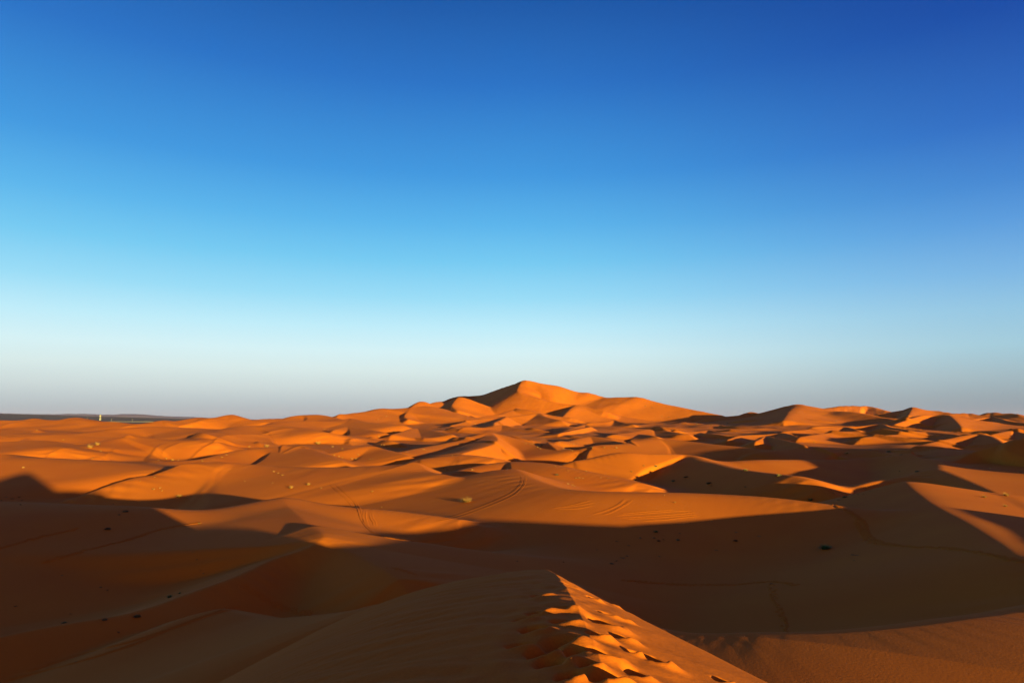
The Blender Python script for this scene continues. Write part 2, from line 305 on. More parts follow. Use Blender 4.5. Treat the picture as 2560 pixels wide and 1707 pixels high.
def terrain(x, y, fine=True):
    shp = x.shape; x = x.ravel().astype(float); y = y.ravel().astype(float)
    r = np.hypot(x, y)
    Z = floor_z(x, y)
    # gentle swells between the crests
    amp = np.interp(r, [0, 40, 120, 400, 1000, 2500, 6000], [.0, .15, .6, 1.3, 2.2, 5, 5])
    amp = amp * (1 - .7 * np.clip((x / np.maximum(y, 1) - .62) / .1, 0, 1) * np.clip((190 - r) / 60, 0, 1))
    wl = np.interp(r, [0, 150, 600, 1500, 4000], [26, 40, 62, 100, 200])
    wx = x + 9 * noise(x / 31 + 4, y / 31)
    n1 = noise(x / 42 + 3.1 + .3 * noise(x / 30, y / 30), y / 60 + 7.7)
    n2 = noise(x / 95 + 13.1, y / 140 + 2.7)
    n3 = noise(x / 19 + 5.3, y / 27 + 9.1)
    rid = 1 - np.abs(noise(x / 70 + 21 + .4 * n1, y / 105 + 8)) * 2.6
    Z = Z + amp * (1.2 * n2 + .9 * n1 + .25 * n3) + amp * .8 * np.clip(rid, -.4, 1) * np.clip((r - 150) / 200, 0, 1)
    zf = floor_z(x, y)
    for D in DUNES: dune_height(x, y, D, Z, zf, r)
    zf = Z.copy()
    for D in LESSER: dune_height(x, y, D, Z, zf, r)
    # soft irregularity over every dune face
    Z = Z + np.interp(r, [0, 30, 100, 400, 1500, 4000], [0, .04, .14, .3, .5, 2]) * (.8 * noise(x / 12.7, y / 17.3) + .5 * n3) \
          + np.interp(r, [0, 300, 900, 4000], [0, 0, .45, 2]) * noise(x / 33 + 1.3, y / 41)
    zr = ridge(x, y)
    m = zr > Z - 2
    k = .5
    hh = np.clip(.5 + .5 * (zr - Z) / k, 0, 1)
    Z = Z * (1 - hh) + zr * hh + k * hh * (1 - hh)
    # footprints and trampled lumps along the ridge
    near = np.flatnonzero((y > 3) & (y < 32) & (np.abs(x) < 9))
    if near.size:
        X, Yy = x[near], y[near]
        xc = np.interp(Yy, RY, RX); s = X - xc
        dz = np.zeros_like(X)
        band = np.exp(-((s + .35) / 1.1) ** 2) * np.interp(Yy, [3, 4, 13, 16], [1, 1, .8, .3])
        dz += band * .06 * (noise(X / .75 + 3, Yy / .95) + .6 * noise(X / .27 + 9, Yy / .4 + 2))
        left = np.clip(-s / 2, 0, 1) * np.exp(-np.maximum(-s - 2, 0) / 3)
        dz += left * (.075 * noise((Yy + .3 * X) / .42 + 1, (X - .3 * Yy) / 2.4) + .05 * noise((Yy + .3 * X) / .9 + 7, (X - .3 * Yy) / 4))
        for (cx, cy, rx, ry, dep, rot) in FOOT:
            ux, uy = X - cx, Yy - cy
            c_, s_ = math.cos(rot), math.sin(rot)
            a = (ux * c_ + uy * s_) / rx; b = (-ux * s_ + uy * c_) / ry
            d = np.sqrt(a * a + b * b) * (1 + .16 * noise(X / (rx * .8) + cx * 7, Yy / (ry * .8)))
            # sand pushed up on the near side, the foot's hollow behind it
            q = math.sqrt(rx * ry); us = (ux * SX + uy * SY) / q; pv_ = (ux * -SY + uy * SX) / q
            fall = np.where(us > .95, .95, .42)
            dz += dep * .58 * np.exp(-((us - .95) / fall) ** 2 - (pv_ / 1.05) ** 2) - dep * .85 * np.exp(-np.clip(d, 0, 4) ** 4)
    Z[near] += dz
    return Z.reshape(shp)

FOOT = []
def ridge_hit(px, py):
    d = ray(px, py)
    for t in np.arange(3, 45, .05):
        if ridge(np.array([d[0] * t]), np.array([d[1] * t]))[0] > d[2] * t: return d[0] * t, d[1] * t
    return None
for (px, py, wpx, dep) in PRINTS:
    h = ridge_hit(px, py)
    if h is None: continue
    rx = wpx / F * h[1] * .5
    FOOT.append((h[0], h[1], rx * .82, rx * rng.uniform(.9, 1.25), max(.085, dep * .95), rng.uniform(-.5, .5)))

# ------------------------------------------------------------------ meshes
def mesh_obj(name, V, Fc, mat, parent=None, smooth=False):
    me = bpy.data.meshes.new(name)
    me.from_pydata([tuple(v) for v in V], [], Fc)
    me.update()
    if smooth: me.polygons.foreach_set('use_smooth', [True] * len(me.polygons))
    if mat: me.materials.append(mat)
    o = bpy.data.objects.new(name, me); col.objects.link(o)
    if parent: o.parent = parent
    return o
def grid_obj(name, X, Y, Z, mat, wrap=False):
    nr, na = X.shape
    me = bpy.data.meshes.new(name)
    me.vertices.add(nr * na)
    me.vertices.foreach_set('co', np.stack([X, Y, Z], -1).astype(np.float32).ravel())
    i = np.arange(nr - 1)[:, None] * na; j = np.arange(na - 1 + (1 if wrap else 0))[None, :]
    j2 = (j + 1) % na
    q = np.stack([i + j, i + j2, i + na + j2, i + na + j], -1).reshape(-1, 4)[:, ::-1]
    n = len(q)
    me.loops.add(n * 4); me.polygons.add(n)
    me.loops.foreach_set('vertex_index', q.astype(np.int32).ravel())
    me.polygons.foreach_set('loop_start', np.arange(0, n * 4, 4, dtype=np.int32))
    me.polygons.foreach_set('use_smooth', np.ones(n, dtype=bool))
    me.update(calc_edges=True); me.validate()
    me.materials.append(mat)
    o = bpy.data.objects.new(name, me); col.objects.link(o)
    return o

# ------------------------------------------------------------------ materials
def new_mat(name):
    m = bpy.data.materials.new(name); m.use_nodes = True
    nt = m.node_tree; b = nt.nodes['Principled BSDF']
    return m, nt, b
def simple(name, c, rough=.8):
    m, nt, b = new_mat(name); b.inputs['Base Color'].default_value = (*c, 1); b.inputs['Roughness'].default_value = rough
    b.inputs['Specular IOR Level'].default_value = .2
    return m
def sand_mat():
    m, nt, b = new_mat('sand'); N, L = nt.nodes, nt.links
    b.inputs['Roughness'].default_value = .95; b.inputs['Specular IOR Level'].default_value = .05
    geo = N.new('ShaderNodeNewGeometry')
    def nz(scale, detail=3, rough=.5):
        t = N.new('ShaderNodeTexNoise'); t.inputs['Scale'].default_value = scale; t.inputs['Detail'].default_value = detail
        t.inputs['Roughness'].default_value = rough
        L.new(geo.outputs['Position'], t.inputs['Vector']); return t.outputs['Fac']
    def mix(a, c1, c2):
        x = N.new('ShaderNodeMix'); x.data_type = 'RGBA'; L.new(a, x.inputs[0])
        for k, c in ((6, c1), (7, c2)):
            if isinstance(c, tuple): x.inputs[k].default_value = (*c, 1)
            else: L.new(c, x.inputs[k])
        return x.outputs[2]
    def ramp(a, lo, hi):
        r = N.new('ShaderNodeMapRange'); L.new(a, r.inputs[0]); r.inputs[1].default_value = lo; r.inputs[2].default_value = hi; return r.outputs[0]
    c = mix(ramp(nz(.012, 2), .35, .65), SAND_A, SAND_B)
    c = mix(ramp(nz(.11, 4), .2, .9), c, SAND_C)
    g = mix(nz(40, 2), (.8, .8, .8), (1.15, 1.15, 1.15))
    mm = N.new('ShaderNodeMix'); mm.data_type = 'RGBA'; mm.blend_type = 'MULTIPLY'; mm.inputs[0].default_value = 1
    L.new(c, mm.inputs[6]); L.new(g, mm.inputs[7])
    L.new(mm.outputs[2], b.inputs['Base Color'])
    # wind ripples close by, soft unevenness everywhere
    mp = N.new('ShaderNodeMapping'); mp.inputs['Rotation'].default_value = (0, 0, R(66)); L.new(geo.outputs['Position'], mp.inputs['Vector'])
    wv = N.new('ShaderNodeTexWave'); wv.inputs['Scale'].default_value = 1.35; wv.inputs['Distortion'].default_value = 2.2
    wv.inputs['Detail'].default_value = 1.5; wv.inputs['Detail Scale'].default_value = .6
    L.new(mp.outputs[0], wv.inputs['Vector'])
    b1 = N.new('ShaderNodeBump'); b1.inputs['Distance'].default_value = .011; L.new(wv.outputs['Fac'], b1.inputs['Height'])
    ln = N.new('ShaderNodeVectorMath'); ln.operation = 'LENGTH'; L.new(geo.outputs['Position'], ln.inputs[0])
    fa = N.new('ShaderNodeMapRange'); L.new(ln.outputs['Value'], fa.inputs[0]); fa.inputs[1].default_value = 12; fa.inputs[2].default_value = 55
    fa.inputs[3].default_value = .55; fa.inputs[4].default_value = 0
    sx = N.new('ShaderNodeSeparateXYZ'); L.new(geo.outputs['Position'], sx.inputs[0])
    fx = N.new('ShaderNodeMapRange'); L.new(sx.outputs[0], fx.inputs[0]); fx.inputs[1].default_value = .2; fx.inputs[2].default_value = -2.2
    fm = N.new('ShaderNodeMath'); fm.operation = 'MULTIPLY'; L.new(fa.outputs[0], fm.inputs[0]); L.new(fx.outputs[0], fm.inputs[1])
    L.new(fm.outputs[0], b1.inputs['Strength'])
    b2 = N.new('ShaderNodeBump'); b2.inputs['Distance'].default_value = .012; b2.inputs['Strength'].default_value = .5
    L.new(nz(11, 4, .6), b2.inputs['Height']); L.new(b1.outputs[0], b2.inputs['Normal'])
    L.new(b2.outputs[0], b.inputs['Normal'])
    return m
SAND_A, SAND_B, SAND_C = (.49, .119, .0115), (.44, .097, .010), (.53, .142, .0125)
SAND = sand_mat()

# ------------------------------------------------------------------ ground sheet (polar grid, finest where the camera looks)
Q = 1.0
azd = np.radians(np.concatenate([np.linspace(-180, -46, 90)[:-1], np.linspace(-46, 46, int(1350 * Q))[:-1], np.linspace(46, 110, 260)[:-1], np.linspace(110, 180, 60)[:-1]]))
rad = np.concatenate([np.linspace(.4, 5, 14)[:-1], np.exp(np.linspace(math.log(5), math.log(32), int(560 * Q)))[:-1],
                      np.exp(np.linspace(math.log(32), math.log(1900), int(900 * Q)))[:-1], np.exp(np.linspace(math.log(1900), math.log(7000), 120))])
A_, R_ = np.meshgrid(azd, rad)
GX, GY = R_ * np.sin(A_), R_ * np.cos(A_)
GZ = terrain(GX, GY)
def ground(x, y):
    """height of the modelled sand sheet (bilinear in its own polar grid)"""
    x = np.asarray(x, float); y = np.asarray(y, float)
    a = np.arctan2(x, y); r = np.clip(np.hypot(x, y), rad[0], rad[-1] * .999)
    i = np.clip(np.searchsorted(rad, r) - 1, 0, len(rad) - 2); j = np.clip(np.searchsorted(azd, a) - 1, 0, len(azd) - 2)
    u = (r - rad[i]) / (rad[i + 1] - rad[i]); v = (a - azd[j]) / (azd[j + 1] - azd[j])
    return (GZ[i, j] * (1 - v) + GZ[i, j + 1] * v) * (1 - u) + (GZ[i + 1, j] * (1 - v) + GZ[i + 1, j + 1] * v) * u
def hit(px, py, t0=24, t1=4000, lift=14):
    """where the sight line through a pixel meets the sand (looking a little lower if it passes above a crest)"""
    for k in range(lift):
        d = ray(px, py + k)
        t = np.exp(np.linspace(math.log(t0), math.log(t1), 4000)) / d[1]
        x, y, z = d[0] * t, d[1] * t, d[2] * t
        g_ = ground(x, y)
        i = np.flatnonzero(g_ > z)
        if i.size and i[0] > 0:
            i = i[0]; A = z[i - 1] - g_[i - 1]; B = g_[i] - z[i]; f = A / (A + B + 1e-9)
            X, Y = x[i - 1] + f * (x[i] - x[i - 1]), y[i - 1] + f * (y[i] - y[i - 1])
            return (X, Y, float(ground(X, Y)))
    return None
g = grid_obj('sand_dunes', GX, GY, GZ, SAND, wrap=True); g['kind'] = 'structure'

# ------------------------------------------------------------------ gravel plain beyond the sand and far hills
def plain_z(x, y):
    r = np.hypot(x, y); az = np.degrees(np.arctan2(x, y))
    top = np.interp(az, [-60, -36.9, -25.6, -15, 60], [14, 8.4, -1.5, -6, -6])          # pixel rise of the far rim
    u = np.clip((r - 900) / 8000, 0, 1)
    return -21 * (1 - u) + (top * r / F) * u + u * 2
paz = np.radians(np.linspace(-70, -8, 200)); pr = np.exp(np.linspace(math.log(900), math.log(9000), 60))
A2, R2 = np.meshgrid(paz, pr); PX, PY = R2 * np.sin(A2), R2 * np.cos(A2)
PM = simple('gravel', (.05, .024, .05), .95)
p = grid_obj('gravel_plain', PX, PY, plain_z(PX, PY) + 1.2 * noise(PX / 160, PY / 160), PM); p['kind'] = 'structure'


def tag(o, label=None, cat=None, group=None, kind=None):
    if label: o['label'] = label
    if cat: o['category'] = cat
    if group: o['group'] = group
    if kind: o['kind'] = kind
    return o
# pale bank of the road across the plain
def plain_at(px, r):
    u = (px - W / 2) / F; x, y = r * math.sin(math.atan(u)), r * math.cos(math.atan(u))
    return x, y, float(plain_z(np.array([x]), np.array([y]))[0])
V, Fc = [], []
bank = [plain_at(px, 3050 + (px - 330) * .6) for px in np.linspace(-80, 420, 60)]
for (x, y, z) in bank:
    V += [(x, y - 9, z - 1.5), (x, y - 5, z + 1.1), (x, y + 5, z + 1.1), (x, y + 9, z - 1.5)]
for i in range(len(bank) - 1):
    for k in range(3): Fc.append((4 * i + k, 4 * i + 4 + k, 4 * i + 5 + k, 4 * i + 1 + k))
tag(mesh_obj('road', V, Fc, simple('pale_gravel', (.26, .22, .2), .9)), kind='structure')
# low hills at the edge of sight
V, Fc = [], []
hp = np.linspace(-200, 620, 160)
hh = np.array([1036.5 + max(0, (x - 0) / 60 * 1.1 if x < 480 else 8.8) for x in hp])
prof = 14500 / F * (6.0 * np.exp(-((hp - 345) / 70) ** 2) + 3.2 * np.exp(-((hp - 210) / 60) ** 2) + 3 * np.exp(-((hp - 470) / 60) ** 2) + 1.5 + 1.2 * noise(hp / 23, hp * 0 + 3) + .7 * noise(hp / 9, hp * 0 + 8))
for px, pz in zip(hp, prof):
    a = math.atan((px - W / 2) / F); az = math.degrees(a)
    base = np.interp(az, [-60, -36.9, -25.6, -15], [14, 8.4, -1.5, -6]) * 14500 / F
    for (r, f) in ((13600, -.6), (14000, .45), (14500, 1), (15300, -.8)):
        V.append((r * math.sin(a), r * math.cos(a), base + (pz if f > 0 else 60) * f))
for i in range(len(hp) - 1):
    for k in range(3): Fc.append((4 * i + k, 4 * i + 4 + k, 4 * i + 5 + k, 4 * i + 1 + k))
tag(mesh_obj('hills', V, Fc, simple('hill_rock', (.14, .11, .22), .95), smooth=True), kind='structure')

# ------------------------------------------------------------------ water tower on the plain
def box(V, Fc, x0, x1, y0, y1, z0, z1, tx=0):
    n = len(V)
    V += [(x0, y0, z0), (x1, y0, z0), (x1, y1, z0), (x0, y1, z0), (x0 + tx, y0 + tx, z1), (x1 - tx, y0 + tx, z1), (x1 - tx, y1 - tx, z1), (x0 + tx, y1 - tx, z1)]
    for f in ((3, 2, 1, 0), (4, 5, 6, 7), (0, 1, 5, 4), (1, 2, 6, 5), (2, 3, 7, 6), (3, 0, 4, 7)): Fc.append(tuple(n + q for q in f))
def bar(V, Fc, p, q, t):
    p, q = mathutils.Vector(p), mathutils.Vector(q); d = (q - p).normalized()
    a = d.orthogonal().normalized() * t; b = d.cross(a).normalized() * t; n = len(V)
    for c in (p, q):
        for s_ in ((a + b), (a - b), (-a - b), (b - a)): V.append(tuple(c + s_))
    for k in range(4): Fc.append((n + k, n + (k + 1) % 4, n + 4 + (k + 1) % 4, n + 4 + k))
    Fc.append((n + 3, n + 2, n + 1, n)); Fc.append((n + 4, n + 5, n + 6, n + 7))
import mathutils
WHITE = simple('tower_paint', (.3, .27, .24), .7)
tx_, ty_, tz_ = plain_at(257, 3900)
tw = bpy.data.objects.new('water_tower', None); col.objects.link(tw); tw.location = (tx_, ty_, tz_ - .5); tw.scale = (.5, .5, .92); tw.rotation_euler = (0, 0, R(12))
tag(tw, 'tall cream water tower on lattice legs standing on the dark plain at far left', 'tower')
V, Fc = [], []; box(V, Fc, -6.2, 6.2, -6.2, 6.2, 0, 4.6); box(V, Fc, -6.7, 6.7, -6.7, 6.7, 4.603, 5.2); mesh_obj('base', V, Fc, WHITE, tw)
for sx in (-1, 1):
    for sy in (-1, 1):
        V, Fc = [], []; bar(V, Fc, (sx * 5.1, sy * 5.1, 5.1), (sx * 4.5, sy * 4.5, 20.2), .42); mesh_obj('leg', V, Fc, WHITE, tw)
for z in (9, 13, 17):
    V, Fc = [], []; w_ = 5.1 - (z - 5) * .04
    for (p, q) in (((-w_, -w_, z), (w_, -w_, z)), ((w_, -w_, z), (w_, w_, z)), ((w_, w_, z), (-w_, w_, z)), ((-w_, w_, z), (-w_, -w_, z))): bar(V, Fc, p, q, .3)
    bar(V, Fc, (-w_, -w_, z), (w_, -w_, z - 3.6), .22); bar(V, Fc, (w_, -w_, z), (-w_, -w_, z - 3.6), .22)
    mesh_obj('brace', V, Fc, WHITE, tw)
V, Fc = [], []; box(V, Fc, -5.6, 5.6, -5.6, 5.6, 20.2, 26.2)
tank = mesh_obj('tank', V, Fc, WHITE, tw)
V, Fc = [], []; box(V, Fc, -6.1, 6.1, -6.1, 6.1, 26.203, 27.6, 3.5); mesh_obj('roof', V, Fc, WHITE, tank)
POLE = simple('pole_paint', (.26, .23, .21), .7)
for (px, r, hgt, lab) in ((225, 3300, 15, 'tall thin pale utility pole on the plain, left of the water tower'), (285, 3350, 10, 'short thin utility pole on the plain, just right of the water tower'),
                          (337, 3350, 9, 'thin utility pole on the plain, beside the pale road')):
    x, y, z = plain_at(px, r)
    pl = bpy.data.objects.new('utility_pole', None); col.objects.link(pl); pl.location = (x, y, z - .3)
    tag(pl, lab, 'pole', 'poles on the plain')
    V, Fc = [], []; bar(V, Fc, (0, 0, 0), (0, 0, hgt), .2); mesh_obj('post', V, Fc, POLE, pl)
    V, Fc = [], []; bar(V, Fc, (-1.6, 0, hgt - 1.2), (1.6, 0, hgt - 1.2), .16); mesh_obj('crossarm', V, Fc, POLE, pl)

# ------------------------------------------------------------------ grass tufts and scrub
DRY = simple('dry_grass', (.33, .17, .045), .9)
DRY2 = simple('pale_grass', (.42, .25, .09), .9)
SHADE_SCRUB = simple('shade_olive_scrub', (.15, .115, .045), .9)  # shade put into the colour: darker copy for tufts mostly standing in shade
GREEN = simple('green_scrub', (.06, .12, .035), .9)
TWIG = simple('dry_twig', (.16, .11, .06), .9)
def blades_mesh(name, n, seed, lean=(12, 74), width=.035, lmin=.28, lmax=.55, spread=.2, mat=DRY, seg=3):
    r = random.Random(seed); V, Fc = [], []
    for _ in range(n):
        a = r.uniform(0, 2 * math.pi); rr = spread * math.sqrt(r.random()); az = a + r.uniform(-.7, .7)
        le = R(r.uniform(*lean)); L_ = r.uniform(lmin, lmax); bx, by = rr * math.cos(a), rr * math.sin(a)
        px, pz, w_ = 0.0, -.02, width * r.uniform(.6, 1.3); n0 = len(V); side = az + math.pi / 2
        for k in range(seg + 1):
            f = k / seg; ww = w_ * (1 - f) + .004
            x, y = bx + px * math.cos(az), by + px * math.sin(az)
            V.append((x - ww * math.cos(side) / 2, y - ww * math.sin(side) / 2, pz)); V.append((x + ww * math.cos(side) / 2, y + ww * math.sin(side) / 2, pz))
            l2 = min(le + f * R(28), R(88)); px += L_ / seg * math.sin(l2); pz += L_ / seg * math.cos(l2)
        for k in range(seg): Fc.append((n0 + 2 * k, n0 + 2 * k + 1, n0 + 2 * k + 3, n0 + 2 * k + 2))
    me = bpy.data.meshes.new(name); me.from_pydata(V, [], Fc); me.update(); me.materials.append(mat); return me
def scrub_mesh(name, n, seed, mat):
    """twiggy cushion: many leaf-sized faces in an uneven dome"""
    r = random.Random(seed); V, Fc = [], []
    lobes = [(r.uniform(-.28, .28), r.uniform(-.2, .2), r.uniform(.16, .3)) for _ in range(5)]
    for _ in range(n):
        cx, cy, cr = r.choice(lobes); a, b = r.uniform(0, 2 * math.pi), r.uniform(0, 1)
        q = cr * r.uniform(.55, 1.05); x, y, z = cx + q * math.cos(a) * math.sqrt(1 - b * b), cy + q * math.sin(a) * math.sqrt(1 - b * b), q * b * 1.15
        s_ = r.uniform(.02, .05); n0 = len(V); t1 = mathutils.Vector((r.uniform(-1, 1), r.uniform(-1, 1), r.uniform(-1, 1))).normalized(); t2 = t1.orthogonal()
        c = mathutils.Vector((x, y, z))
        for p in (c + t1 * s_ * 1.8, c + t2 * s_ * .6, c - t1 * s_ * 1.8, c - t2 * s_ * .6): V.append(tuple(p))
        Fc.append((n0, n0 + 1, n0 + 2, n0 + 3))
    me = bpy.data.meshes.new(name); me.from_pydata(V, [], Fc); me.update(); me.materials.append(mat); return me
PROTO = {
    'd': [blades_mesh('grass_tuft', 70, 100 + i, mat=DRY if i % 3 else DRY2) for i in range(5)],
    's': [scrub_mesh('scrub', 150, 200 + i, SHADE_SCRUB) for i in range(4)] + [blades_mesh('scrub', 60, 240, mat=SHADE_SCRUB, lmax=.5)],
    'g': [blades_mesh('scrub', 110, 260 + i, lean=(5, 60), mat=GREEN, width=.04) for i in range(2)],
}
BIG = {'d': (blades_mesh('blades', 260, 300, mat=DRY, width=.018, lmax=.6), blades_mesh('seed_stalks', 60, 301, lean=(3, 50), mat=DRY2, width=.008, lmin=.45, lmax=.72)),
       's': (scrub_mesh('foliage', 420, 310, SHADE_SCRUB), blades_mesh('twigs', 60, 311, lean=(20, 80), mat=TWIG, width=.014, lmax=.5)),
       'g': (blades_mesh('foliage', 260, 320, lean=(5, 62), mat=GREEN, width=.028), blades_mesh('twigs', 40, 321, lean=(10, 70), mat=TWIG, width=.012, lmax=.5))}
CL = [
 ('on the sunlit far-left slopes', [(92, 1076, 8, 'd'), (158, 1100, 8, 'd'), (225, 1119, 17, 'd'), (243, 1112, 15, 'd'), (252, 1128, 8, 'd'), (231, 1146, 8, 'd'), (58, 1169, 10, 'd')]),
 ('at the foot of the thin dark line, left', [(396, 1151, 6, 'd'), (416, 1146, 10, 'd'), (431, 1151, 12, 'd'), (445, 1150, 5, 'd'), (506, 1153, 10, 'd'), (554, 1143, 10, 'd'), (566, 1137, 8, 'd'), (623, 1117, 10, 'd'), (667, 1117, 14, 'd')]),
 ('just beyond the left shadow edge', [(384, 1179, 6, 'd'), (387, 1193, 8, 'd'), (350, 1203, 6, 'd'), (384, 1223, 12, 'd'), (400, 1220, 10, 'd'), (405, 1227, 8, 'd'), (448, 1242, 17, 'd'), (464, 1245, 9, 'd'), (612, 1203, 6, 'd')]),
 ('in the shade at far left', [(3, 1251, 9, 's'), (16, 1243, 9, 's'), (30, 1247, 9, 's'), (48, 1242, 10, 's'), (54, 1250, 6, 's'), (49, 1262, 10, 's')]),
 ('in the left shade below the shadow edge', [(267, 1323, 20, 's'), (283, 1260, 6, 's'), (301, 1287, 11, 's'), (314, 1279, 17, 's'), (498, 1308, 9, 's')]),
 ('in deep shade at lower left', [(37, 1515, 9, 's'), (155, 1438, 8, 's'), (254, 1468, 9, 's'), (268, 1475, 6, 's'), (177, 1534, 8, 's'), (160, 1557, 15, 's'), (189, 1656, 6, 's'), (295, 1580, 7, 's'), (261, 1549, 16, 's'),
    (341, 1542, 22, 's')]),
 ('beside the pale crest at lower left', [(424, 1493, 17, 'g'), (449, 1483, 9, 'g')]),
 ('in the hollow left of the curved crest', [(483, 1380, 8, 's'), (493, 1398, 7, 's'), (501, 1426, 7, 's'), (509, 1433, 7, 's')]),
 ('around the small dark-sided dune, left middle', [(795, 1110, 16, 'd'), (832, 1117, 9, 'd'), (856, 1122, 10, 'd'), (835, 1138, 9, 'd'), (847, 1141, 9, 'd'), (855, 1144, 9, 'd'), (880, 1147, 12, 'd'), (890, 1148, 12, 'd'), (896, 1137, 10, 'd'),
    (924, 1148, 7, 'd'), (931, 1148, 6, 'd'), (811, 1073, 6, 'd')]),
 ('on the bright flank left of the finger dune', [(947, 1092, 8, 'd'), (953, 1112, 9, 'd'), (960, 1113, 9, 'd'), (969, 1123, 6, 'd'), (983, 1126, 7, 'd'), (1002, 1128, 6, 'd'), (1015, 1130, 6, 'd'), (1059, 1124, 9, 'd'), (1066, 1126, 6, 'd')]),
 ('below the rounded tip of the finger dune', [(1143, 1113, 9, 'd'), (1143, 1137, 5, 'd'), (1131, 1139, 5, 'd'), (1259, 1143, 6, 'd')]),
 ('left of the bright curved crest', [(1108, 1170, 9, 'd'), (1117, 1173, 8, 'd'), (1143, 1175, 9, 'd'), (1181, 1175, 12, 'd'), (1229, 1186, 6, 's')]),
 ('on the lit slope of the nearer left dunes', [(684, 1179, 10, 'd'), (695, 1183, 10, 'd'), (706, 1188, 9, 'd'), (681, 1207, 6, 'd'), (728, 1220, 13, 'd'), (771, 1212, 14, 'd'), (803, 1220, 7, 'd'), (930, 1229, 11, 'd'), (954, 1268, 6, 'd')]),
 ('alone on the large lit dune in the centre', [(1168, 1254, 38, 'd')]),
 ('at the foot of the far small dunes, centre', [(945, 1049, 6, 'd'), (953, 1045, 6, 'd'), (966, 1041, 6, 'd'), (975, 1073, 6, 'd'), (985, 1079, 8, 'd'), (1187, 1060, 7, 'd'), (1199, 1060, 7, 'd'), (1213, 1059, 6, 'd')]),
 ('on the ridge right of the finger dune', [(1315, 1109, 6, 'd'), (1324, 1110, 6, 'd'), (1332, 1111, 7, 'd'), (1344, 1118, 8, 'd'), (1355, 1113, 10, 'd'), (1351, 1122, 7, 'd'), (1351, 1102, 5, 'd'), (1361, 1098, 5, 'd')]),
 ('in the clump on red sand right of centre', [(1390, 1103, 7, 'd'), (1399, 1106, 6, 'd'), (1412, 1100, 8, 'd'), (1400, 1112, 5, 'd'), (1427, 1109, 7, 'd'), (1435, 1110, 7, 'd'), (1443, 1109, 7, 'd'), (1409, 1122, 7, 'd'), (1425, 1124, 7, 'd'),
    (1431, 1127, 7, 'd'), (1443, 1137, 7, 'd'), (1481, 1119, 6, 'd'), (1511, 1119, 9, 'd'), (1541, 1120, 11, 'd')]),
 ('on the shaded dune right of centre', [(1580, 1179, 10, 's'), (1608, 1164, 8, 's'), (1640, 1166, 14, 's'), (1684, 1203, 14, 's'), (1715, 1193, 16, 's'), (1772, 1209, 18, 's'), (1776, 1215, 11, 's'), (1864, 1217, 10, 's'), (1865, 1176, 17, 's')]),
 ('around the sunlit strip beyond the crest', [(1308, 1172, 6, 'd'), (1389, 1166, 7, 'd'), (1393, 1187, 13, 's'), (1420, 1177, 6, 'd'), (1465, 1178, 10, 'd'), (1440, 1195, 9, 'd'), (1448, 1195, 9, 'd'), (1457, 1196, 8, 'd'), (1420, 1210, 11, 'd'),
    (1432, 1213, 11, 'd'), (1437, 1216, 8, 'd'), (1502, 1194, 8, 'd'), (1521, 1196, 8, 's'), (1589, 1200, 9, 'd')]),
 ('on the lit near face right of centre', [(1661, 1238, 5, 'd'), (1688, 1256, 10, 'd'), (1779, 1302, 9, 'd')]),
 ('along the flank of the great dune', [(1612, 1016, 6, 's'), (1630, 1019, 6, 's'), (1655, 1041, 5, 's'), (1672, 1042, 5, 's'), (1696, 1046, 6, 's'), (1715, 1060, 5, 's'), (1734, 1053, 7, 's'), (1742, 1061, 7, 's'), (1778, 1062, 6, 's'), (1794, 1052, 6, 's'),
    (1802, 1060, 6, 's'), (1819, 1058, 6, 's'), (1827, 1066, 6, 's'), (1797, 1099, 10, 'd')]),
 ('in the shaded bowl behind the footprint ridge', [(1640, 1330, 14, 'g'), (1604, 1345, 11, 's'), (1635, 1345, 10, 's'), (1646, 1352, 13, 's'), (1658, 1349, 9, 's'), (1695, 1350, 14, 's'), (1699, 1333, 7, 's'), (1572, 1364, 11, 's'), (1542, 1353, 8, 's'),
    (1492, 1374, 6, 's'), (1649, 1391, 9, 's'), (1791, 1375, 9, 's'), (1838, 1352, 14, 's'), (1842, 1330, 11, 's'), (1899, 1340, 11, 's')]),
 ('in the low row above the ridge tip', [(1529, 1409, 13, 's'), (1540, 1402, 11, 's'), (1556, 1395, 12, 's'), (1568, 1390, 11, 's'), (1409, 1405, 7, 's'), (1293, 1403, 8, 's')]),
 ('in the shaded hollow near the right ridge', [(2027, 1250, 15, 'g'), (2113, 1243, 17, 's'), (2097, 1250, 7, 's'), (2083, 1232, 7, 's'), (2130, 1237, 7, 's'), (2146, 1236, 7, 's'), (2158, 1235, 6, 's'), (2163, 1223, 7, 's'), (2176, 1228, 6, 's'), (2214, 1216, 7, 's')]),
 ('on the dark dunes in the right middle', [(1948, 1189, 20, 's'), (2294, 1179, 14, 's'), (2249, 1178, 8, 's'), (2222, 1130, 16, 's'), (2177, 1126, 8, 's'), (2253, 1137, 10, 's'), (2138, 1098, 10, 's'), (2117, 1134, 13, 'd'), (2003, 1143, 6, 'd'),
    (1939, 1114, 6, 'd'), (2035, 1106, 6, 's'), (2214, 1090, 5, 'd')]),
 ('along the foot of the far right dunes', [(1980, 1049, 5, 's'), (2006, 1049, 5, 's'), (2090, 1053, 5, 's'), (2112, 1069, 5, 's'), (2260, 1069, 6, 's'), (2285, 1069, 6, 'd'), (2296, 1071, 7, 'd'), (2306, 1073, 6, 'd'), (2328, 1073, 6, 'd'), (2340, 1075, 5, 'd')]),
 ('on the lit slope at the right edge', [(2516, 1239, 19, 'd'), (2461, 1243, 14, 'd'), (2514, 1266, 13, 'd'), (2551, 1180, 12, 'd'), (2475, 1171, 8, 'd')]),
 ('at lower right in the dark bowl', [(2064, 1371, 38, 'g'), (2133, 1387, 11, 's'), (2143, 1388, 9, 's'), (2135, 1401, 7, 's'), (1929, 1459, 11, 's')]),
]
